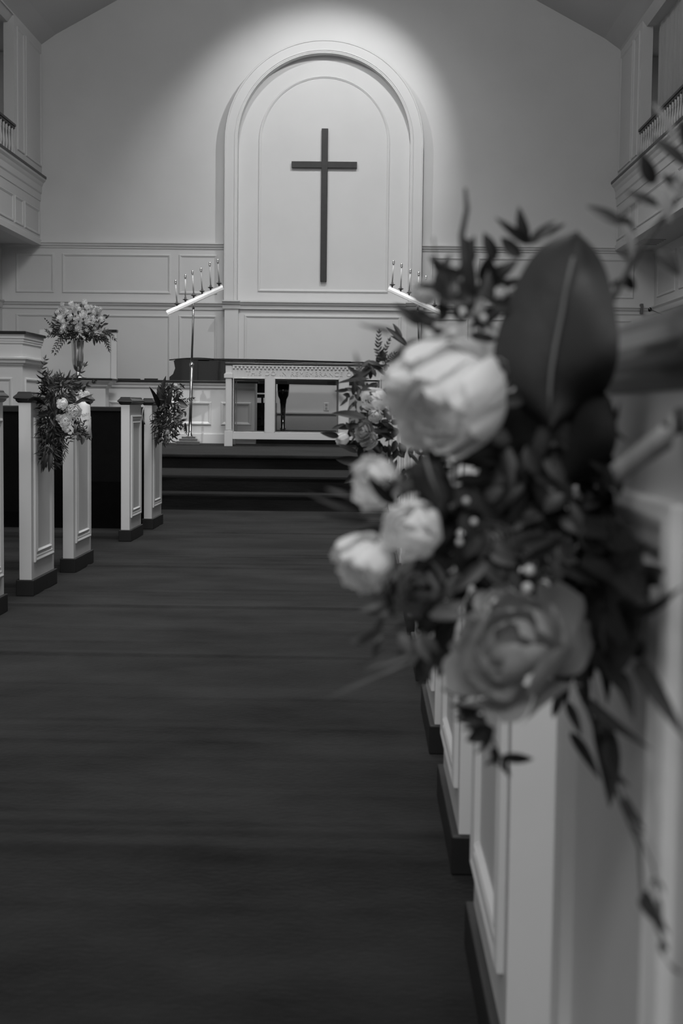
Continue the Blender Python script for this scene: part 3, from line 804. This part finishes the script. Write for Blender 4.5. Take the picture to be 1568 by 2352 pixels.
# roses
B.rose(1008, 925, 128, -.06, 'petal', (-.62, -.62, -.42), .38, 1.2, seed=5, layers=5, label='largest white rose')
B.rose(1115, 860, 62, -.02, 'petalcream', (.2, -.8, .3), .6, 1.0, seed=12)
B.rose(903, 872, 31, -.08, 'petal', (-.9, -.3, .1), .2, 1.3, seed=13, name='rosebud')
B.rose(852, 1112, 58, -.03, 'petal', (-.7, -.6, -.1), .5, 1.05, seed=14)
B.rose(940, 1216, 68, -.06, 'petal', (-.4, -.8, .15), .25, 1.0, seed=15)
B.rose(826, 1300, 66, -.04, 'petal', (-.55, -.6, -.5), .45, 1.15, seed=16)
B.rose(958, 1350, 62, -.01, 'petaldim', (-.4, -.8, .0), .55, 1.0, seed=17, label='dusky grey rose')
B.rose(1175, 1475, 158, -.07, 'petaldim', (-.5, -.55, .62), .62, .70, seed=18, layers=4, label='widest open rose, dusky grey')
B.rose(1150, 1390, 60, -.03, 'petalcream', (-.2, -.7, .6), .6, .8, seed=19)
B.rose(975, 668, 30, .01, 'petalcream', (-.3, -.7, .5), .4, seed=20, name='rosebud')
B.rose(1052, 655, 24, .02, 'petalcream', (0, -.7, .5), .4, seed=21, name='rosebud')
B.rose(1095, 700, 22, .0, 'petal', (.2, -.7, .5), .3, seed=22, name='rosebud')
B.rose(1142, 668, 20, .02, 'petal', (.2, -.7, .5), .3, seed=23, name='rosebud')
B.rose(1130, 1240, 40, -.02, 'petaldim', (-.2, -.9, .2), .6, seed=24)
B.rose(1280, 1275, 46, .0, 'petaldim', (.2, -.9, .2), .8, .6, seed=25)
B.berries([(985, 772), (1040, 765), (1250, 1345), (1296, 1392), (1236, 1416), (1210, 1350), (1215, 1310)], 13, 'petalcream', -.02)
B.berries([(1030, 1160), (1070, 1150), (1128, 1170), (1088, 1198), (1055, 1245), (1062, 715), (1110, 730)], 8, 'petalcream', -.05)
# pointed leaves, pixel ends
B.leaves([(1215, 562, 1138, 500, 22), (1212, 560, 1190, 474, 30), (1214, 562, 1276, 506, 24), (1200, 590, 1148, 545, 34), (1235, 550, 1300, 512, 14),
          (1038, 668, 985, 588, 26), (1082, 716, 1078, 560, 34), (1010, 662, 952, 655, 18), (1130, 660, 1118, 590, 54), (1050, 640, 1072, 590, 14),
          (965, 780, 880, 840, 26), (1030, 690, 1040, 640, 22), (1075, 720, 1140, 760, 20)], 'leaf', d=.01, dj=.02)
B.leaves([(905, 760, 830, 748, 10), (900, 770, 820, 742, 8), (832, 900, 815, 806, 14), (790, 930, 765, 895, 14)], 'leafmid', d=-.02, name='thin_leaf')
mb = MB(); mb.tube([B.P(x, y, .02) for x, y in [(1085, 700), (1064, 600), (1060, 540), (1072, 480), (1068, 432)]], [.003, .0028, .0025, .002, .0012], 6); mb.build('twig', 'stem', B.t, smooth=True)
mb = MB(); mb.tube([B.P(x, y, .02) for x, y in [(1110, 760), (1040, 640), (1000, 590), (995, 545)]], [.002, .002, .001, .0006], 6); mb.build('twig', 'stem', B.t, smooth=True)
# overhanging sprig at the upper right
B.lim = None
mb = MB(); mb.tube([B.P(x, y, -.02) for x, y in [(1400, 700), (1475, 560), (1540, 480), (1600, 380), (1640, 250)]], [.0022] * 4 + [.001], 6); mb.tube([B.P(x, y, -.02) for x, y in [(1540, 480), (1470, 460), (1420, 500)]], .0014, 6); mb.build('stem', 'stem', B.t)
B.leaves([(1432, 516, 1346, 472, 26), (1425, 500, 1458, 536, 22), (1512, 470, 1436, 440, 20), (1502, 424, 1470, 348, 34), (1580, 385, 1492, 312, 30),
          (1505, 575, 1562, 634, 38), (1430, 630, 1458, 668, 26), (1400, 655, 1440, 640, 16), (1568, 440, 1520, 400, 26), (1590, 350, 1560, 270, 30)], 'leaf', d=-.02, dj=.01)
B.leaves([(1432, 512, 1452, 598, 30), (1512, 430, 1540, 512, 34), (1550, 330, 1497, 232, 26), (1568, 460, 1545, 390, 26)], 'leafpale', d=-.03, name='pale_leaf')
B.lim = .163
# leaf laid over the white rose and others at the left
B.leaves([(912, 1160, 838, 1088, 30), (890, 1150, 910, 1090, 16), (945, 1300, 905, 1420, 16), (905, 1420, 875, 1330, 14), (1115, 1290, 1040, 1360, 30), (1150, 1200, 1085, 1120, 36)], 'leaf', d=-.1, dj=.01)
B.leaves([(830, 1180, 700, 1130, 14), (850, 1195, 735, 1185, 22), (820, 1150, 745, 1120, 12), (880, 1210, 800, 1235, 22)], 'leaf', d=.0)
B.leaves([(960, 1500, 808, 1545, 16), (950, 1515, 740, 1608, 14), (900, 1490, 805, 1550, 12), (985, 1450, 900, 1520, 30), (1000, 1400, 900, 1450, 18)], 'leafmid', d=.0, name='thin_leaf')
B.leaves([(1010, 1420, 1010, 1560, 60), (1000, 1480, 960, 1580, 40), (880, 1410, 862, 1470, 14), (866, 1460, 858, 1515, 12), (930, 1460, 990, 1570, 50)], 'leafmid', d=.02)
# hanging fern below
B.frond([(1085, 1545), (1098, 1600), (1118, 1670), (1150, 1740)], 74, 20, 5, -.03, 'leaf', side=(1,), ang=1.5)
B.frond([(1085, 1545), (1098, 1600), (1118, 1670), (1150, 1740)], 58, 18, 5, -.03, 'leaf', side=(1,), ang=1.35)
B.leaves([(1100, 1592, 1012, 1583, 27), (1112, 1628, 1034, 1620, 27), (1118, 1652, 1042, 1652, 27), (1135, 1672, 1070, 1702, 42), (1150, 1738, 1226, 1744, 24), (1130, 1715, 1142, 1762, 22), (1160, 1730, 1150, 1770, 20), (1050, 1545, 1105, 1560, 20)], 'leaf', d=-.03, dj=.01)
# trailing leaves right bottom
B.frond([(1360, 1560), (1400, 1720), (1450, 1880), (1500, 1990), (1512, 2060)], 60, 16, 4, .0, 'leafmid', ang=.35)
B.leaves([(1290, 1590, 1268, 1650, 24), (1300, 1610, 1335, 1690, 24), (1308, 1680, 1378, 1790, 26), (1370, 1640, 1404, 1850, 62), (1350, 1610, 1475, 1710, 30), (1420, 1540, 1455, 1650, 30),
          (1462, 1520, 1568, 1688, 36), (1395, 1690, 1420, 1800, 40), (1430, 1835, 1475, 1900, 24), (1476, 2050, 1530, 2140, 30), (1520, 2160, 1562, 2240, 26), (1280, 1500, 1300, 1620, 40), (1330, 1480, 1350, 1640, 40)], 'leaf', d=.01, dj=.02)
mb = MB(); mb.tube([B.P(x, y, .01) for x, y in [(1300, 1500), (1360, 1660), (1420, 1830), (1470, 1950), (1475, 2050), (1530, 2180)]], .0012, 5); mb.build('stem', 'stem', B.t)
# satin ribbon round the pew end
mb = MB()
def ribbon(mb, pts, w, up=(0, 0, 1)):
    pts = [V(p) for p in pts]; vs = []; fs = []
    for i, p in enumerate(pts):
        tt = (pts[min(i + 1, len(pts) - 1)] - pts[max(i - 1, 0)]).normalized(); u = V(up)
        s = (u - tt * u.dot(tt)).normalized()
        vs += [p - s * w / 2, p, p + s * w / 2]
    for i in range(len(pts) - 1):
        for j in range(2): a = i * 3 + j; fs.append((a, a + 1, a + 4, a + 3))
    mb.add(vs, fs)
pts = [B.P(1395, 1100, -.02), B.P(1440, 1065, -.02), B.P(1490, 1030, -.02), B.P(1540, 995, -.02), V((.185, .855, .895)), V((.22, .86, .90)), V((.262, .88, .90))]
ribbon(mb, pts, .016)
o = mb.build('ribbon', 'satin', B.t, smooth=True); o.modifiers.new('t', 'SOLIDIFY').thickness = .0006
o['label'] = 'pale satin ribbon round the pew end'

# ---- smaller bouquet on the fourth right pew
B = Bq('bouquet', (.178, 3.9, .85), 'smaller sharper bouquet with white blooms peeping out left of the big one', 'bouquet', 3.85, 'pew bouquets', .163)
B.filler([(850, 950, 55, 100), (890, 880, 50, 60), (920, 1000, 80, 120)], 170, (18, 42), (8, 17), 'leaf', (-.05, .12), seed=8, down=.1)
B.filler([(820, 930, 30, 90)], 40, (14, 30), (5, 10), 'leafmid', (-.1, .0), seed=9)
B.rose(857, 918, 27, -.1, 'petal', (-.5, -.7, .1), .4, 1.3, seed=31); B.rose(832, 990, 24, -.1, 'petaldim', (-.5, -.6, .2), .7, .8, seed=32)
B.rose(845, 1010, 20, -.08, 'petalcream', (-.4, -.7, 0), .6, seed=33); B.rose(782, 1010, 14, -.06, 'petal', (-.8, -.5, -.4), .4, 1.4, seed=34, name='rosebud'); B.rose(862, 955, 16, -.12, 'petalcream', (-.2, -.9, -.2), .5, seed=35)
B.frond([(880, 835), (868, 800), (870, 765)], 17, 6, 9, 0, 'leaf', ang=.8); B.frond([(878, 835), (885, 800), (893, 782)], 13, 5, 7, 0, 'leaf', ang=.7); B.frond([(880, 835), (893, 820), (905, 812)], 12, 4, 6, 0, 'leaf')
B.leaves([(935, 792, 886, 750, 12), (922, 780, 902, 742, 12), (938, 796, 895, 770, 9), (855, 845, 790, 878, 12), (850, 870, 770, 880, 10), (800, 895, 768, 898, 9), (840, 960, 760, 948, 20), (825, 975, 775, 985, 14), (778, 1002, 735, 994, 15),
          (870, 985, 868, 940, 10), (880, 850, 850, 838, 10), (830, 1060, 770, 1055, 22), (840, 1075, 790, 1110, 24), (820, 1040, 775, 1020, 12)], 'leaf', d=-.1, dj=.03)

# ---- left bouquets
B = Bq('bouquet', (-1.56, 6.9, .8), 'leafy trailing bouquet with white roses on the left pew', 'bouquet', 6.9, 'pew bouquets', -1.545)
B.filler([(125, 925, 32, 50), (120, 990, 28, 50), (140, 895, 40, 25), (115, 1035, 16, 32)], 620, (10, 27), (2.2, 5.5), 'leaf', (-.12, .03), seed=12, down=.3)
B.filler([(112, 880, 20, 26), (175, 985, 22, 22)], 90, (8, 18), (2, 4), 'leafmid', (-.12, .03), seed=13, down=-.2)
B.rose(142, 927, 12.5, -.16, 'petal', (-.2, -1, .1), .5, .8, seed=41); B.rose(149, 966, 14, -.16, 'petal', (.1, -.9, .2), .6, .8, seed=42); B.rose(170, 945, 17, -.14, 'petalcream', (.3, -.9, .1), .4, 1, seed=43)
B.rose(192, 908, 14, -.1, 'petal', (.3, -.8, .3), .4, .9, seed=44); B.rose(136, 960, 8, -.15, 'petalcream', (0, -1, 0), .5, seed=45, name='rosebud')
B.rose(148, 983, 6, -.16, 'petal', seed=46, name='rosebud'); B.rose(153, 988, 6, -.16, 'petal', seed=47, name='rosebud')
B.frond([(100, 880), (96, 850), (103, 825)], 17, 5, 5, -.1); B.frond([(103, 900), (120, 880), (135, 865)], 20, 5, 5, -.1)
B.frond([(150, 890), (175, 872), (195, 840)], 18, 5, 4, -.1, ang=.5); B.frond([(155, 900), (190, 890), (214, 878)], 18, 6, 4, -.1, ang=.5)
B.frond([(165, 1000), (185, 985), (203, 1005)], 13, 5, 6, -.14); B.frond([(145, 990), (160, 1015), (175, 990)], 13, 4, 6, -.12)
B.frond([(145, 1010), (150, 1035), (143, 1060)], 15, 3, 8, -.1, m='leafmid', ang=.6); B.frond([(180, 960), (185, 985), (200, 1000)], 13, 4, 6, -.15)
B.leaves([(168, 930, 214, 905, 8), (185, 915, 213, 920, 9), (195, 916, 208, 930, 8), (190, 900, 198, 886, 7), (110, 1040, 98, 1085, 9), (118, 1040, 112, 1085, 12), (105, 1020, 94, 1088, 8), (190, 1005, 188, 1022, 10), (105, 930, 60, 915, 10), (110, 945, 85, 955, 12)], 'leaf', d=-.12, dj=.02)
mb = MB(); mb.tube([B.P(120, 900, -.05), B.P(125, 980, -.05), B.P(118, 1040, -.03)], .012, 8); mb.build('stem_bundle', 'stem', B.t)

B = Bq('bouquet', (-1.56, 10.55, .8), 'dark leafy bouquet on the front left pew beside the candle stand', 'bouquet', 10.55, 'pew bouquets', -1.545)
B.filler([(385, 935, 26, 50), (375, 975, 22, 40), (395, 965, 20, 35)], 560, (6, 17), (1.5, 4), 'leaf', (-.1, .08), seed=15, down=.25)
B.filler([(398, 895, 16, 22), (380, 1000, 22, 16)], 60, (8, 16), (2, 4), 'leafmid', (-.1, .02), seed=16)
B.leaves([(372, 925, 380, 862, 15), (365, 935, 345, 890, 12), (372, 930, 364, 884, 18), (385, 930, 395, 890, 12), (400, 925, 420, 898, 10), (380, 950, 340, 956, 6), (370, 960, 345, 968, 7), (362, 1000, 357, 1030, 7), (412, 880, 425, 893, 4), (425, 945, 425, 958, 6), (425, 970, 428, 995, 6), (405, 915, 432, 934, 9), (395, 1000, 410, 1010, 4), (400, 990, 406, 1012, 4), (380, 1005, 378, 1020, 4)], 'leaf', d=-.06, dj=.03)
B.frond([(415, 920), (430, 920), (443, 915)], 9, 3, 6, -.06, ang=.9)
B.frond([(402, 970), (424, 985), (427, 993)], 9, 3, 7, -.06)
B.rose(422, 926, 11, -.02, 'petal', (.6, -.6, .2), .5, 1, seed=51); B.rose(412, 952, 9, -.04, 'petal', (.5, -.8, 0), .5, 1, seed=52); B.rose(408, 968, 9, -.04, 'petalcream', seed=53)
B.rose(382, 992, 7, -.08, 'petalcream', seed=54, name='rosebud'); B.rose(386, 1008, 7, -.06, 'petalcream', (0, -.6, -.8), seed=55, name='rosebud'); B.rose(402, 887, 6, -.02, 'petal', seed=56, name='rosebud')
mb = MB(); mb.tube([B.P(380, 900, 0), B.P(378, 960, 0), B.P(365, 1010, 0)], .012, 8); mb.build('stem_bundle', 'stem', B.t)
mb = MB(); ribbon(mb, [at(332, 934, 10.40), at(328, 942, 10.38), at(326.5, 952, 10.38), at(328, 964, 10.38), at(332, 975, 10.40)], .011, (1, .3, 0))
o = mb.build('ribbon', 'satin', B.t, smooth=True, label='narrow white ribbon loop'); o.modifiers.new('t', 'SOLIDIFY').thickness = .001

# ---- paper sign on the third visible left pew
Y = 7.62
t = thing('paper_sign', at(190, 950, Y), 'white paper sign with faint script hung on the second left pew end', 'sign')
mb = MB(); cs = [[at(176, 905, Y), at(186, 897, Y), at(206, 928, Y)], [at(172, 935, Y), at(188, 935, Y - .03), at(207, 934, Y)], [at(170, 975, Y), at(188, 975, Y - .03), at(208, 972, Y)], [at(178, 1012, Y), at(195, 1010, Y - .02), at(211.5, 1006, Y)]]
mb.loops(cs, closed=False); o = mb.build('sheet', 'paper', t, smooth=True); o.modifiers.new('t', 'SOLIDIFY').thickness = .001
rd = random.Random(5)
mb = MB()
for (x0, x1, y, n, h) in ((188, 204, 954, 7, 9), (192, 204, 968, 5, 7)):
    pts = [at(x0 + (x1 - x0) * k / (n * 2), y - (x0 + (x1 - x0) * k / (n * 2) - 188) * .15 + (h / 2 if k % 2 else -h / 2) * rd.uniform(.4, 1), Y - .034) for k in range(n * 2 + 1)]
    mb.tube(pts, .0014, 4)
mb.build('handwriting', 'ink', t, label='faint grey handwritten script')

# ---- vase of flowers
VY = 18.4
b = at(178.5, 866, VY); zt = zat(200, 868.5, PYD)
tv = thing('flower_vase', (b.x, VY, zt), 'tall metallic footed vase of white flowers standing on the pedestal', 'vase')
k = VY / F
mb = MB(); H = (866 - 779) * k
mb.lathe([(.112, 0), (.112, .014), (.098, .016), (.094, .032), (.072, .036), (.068, .05), (.045, .056), (.024, .075), (.026, .09), (.05, .12), (.066, .17), (.073, .23), (.077, .36), (.083, H - .01), (.087, H), (.082, H - .005), (.074, .36), (.066, .2), (.001, .12)], (b.x, VY, zt), 28)
mb.build('vase', 'chrome', tv, smooth=True, label='tall reflective metal vase with stepped foot')
B = Bq('x', (0, 0, 0), None, None, VY); bpy.data.objects.remove(B.t); B.t = tv
B.filler([(185, 765, 45, 16), (150, 755, 30, 16), (220, 765, 25, 14)], 360, (6, 15), (1.8, 4.5), 'leaf', (-.18, .18), seed=21, down=.2)
B.filler([(185, 735, 60, 28)], 110, (7, 15), (3, 6), 'leafmid', (-.14, .2), seed=22, down=-.2)
for x, y in ((143, 698), (138, 708), (148, 712), (132, 716), (128, 722), (137, 728), (147, 722), (153, 716), (142, 736), (162, 697), (170, 706), (176, 703), (181, 709), (168, 713), (194, 693), (178, 730),
             (191, 720), (196, 727), (186, 738), (212, 728), (206, 735), (214, 736), (203, 742), (218, 708), (224, 712), (229, 710), (226, 720), (215, 714), (208, 706), (199, 704), (142, 742), (150, 744), (158, 742), (166, 746), (174, 743), (182, 746), (190, 748), (186, 754), (178, 752), (170, 752), (160, 752), (152, 752), (144, 752), (176, 758), (186, 760), (196, 752), (200, 758), (222, 745), (228, 735), (233, 733), (218, 755), (230, 758), (236, 762), (212, 762), (160, 728), (168, 735), (140, 760), (206, 716)):
    d = random.uniform(-.18, -.02); r = random.uniform(4.6, 6.6) + (2.5 if (x, y) in ((212, 728), (191, 720), (203, 742), (214, 736)) else 0)
    B.rose(x, y, r, d, 'petalcream' if random.random() < .25 or x > 215 and y > 740 else 'petal', (random.uniform(-.6, .6), -1, random.uniform(-.2, .7)), .5, .9, layers=3, name='blossom')
for pts, ll in ((((150, 770), (132, 785), (122, 805)), 12), (((155, 772), (138, 795), (128, 812)), 10), (((225, 765), (243, 780), (250, 802)), 14), (((230, 760), (250, 765), (262, 778)), 14), (((150, 765), (128, 765), (112, 772)), 12), (((130, 760), (115, 745), (104, 733)), 6), (((232, 765), (245, 785), (247, 795)), 14), (((135, 765), (120, 770), (108, 760)), 12)):
    B.frond(pts, ll, 3, 7, -.12, ang=.6, name='leaf_spray')
B.leaves([(215, 775, 217, 795, 6), (212, 768, 205, 785, 6), (163, 784, 154, 791, 5), (203, 775, 206, 785, 7)], 'leaf', d=-.12)
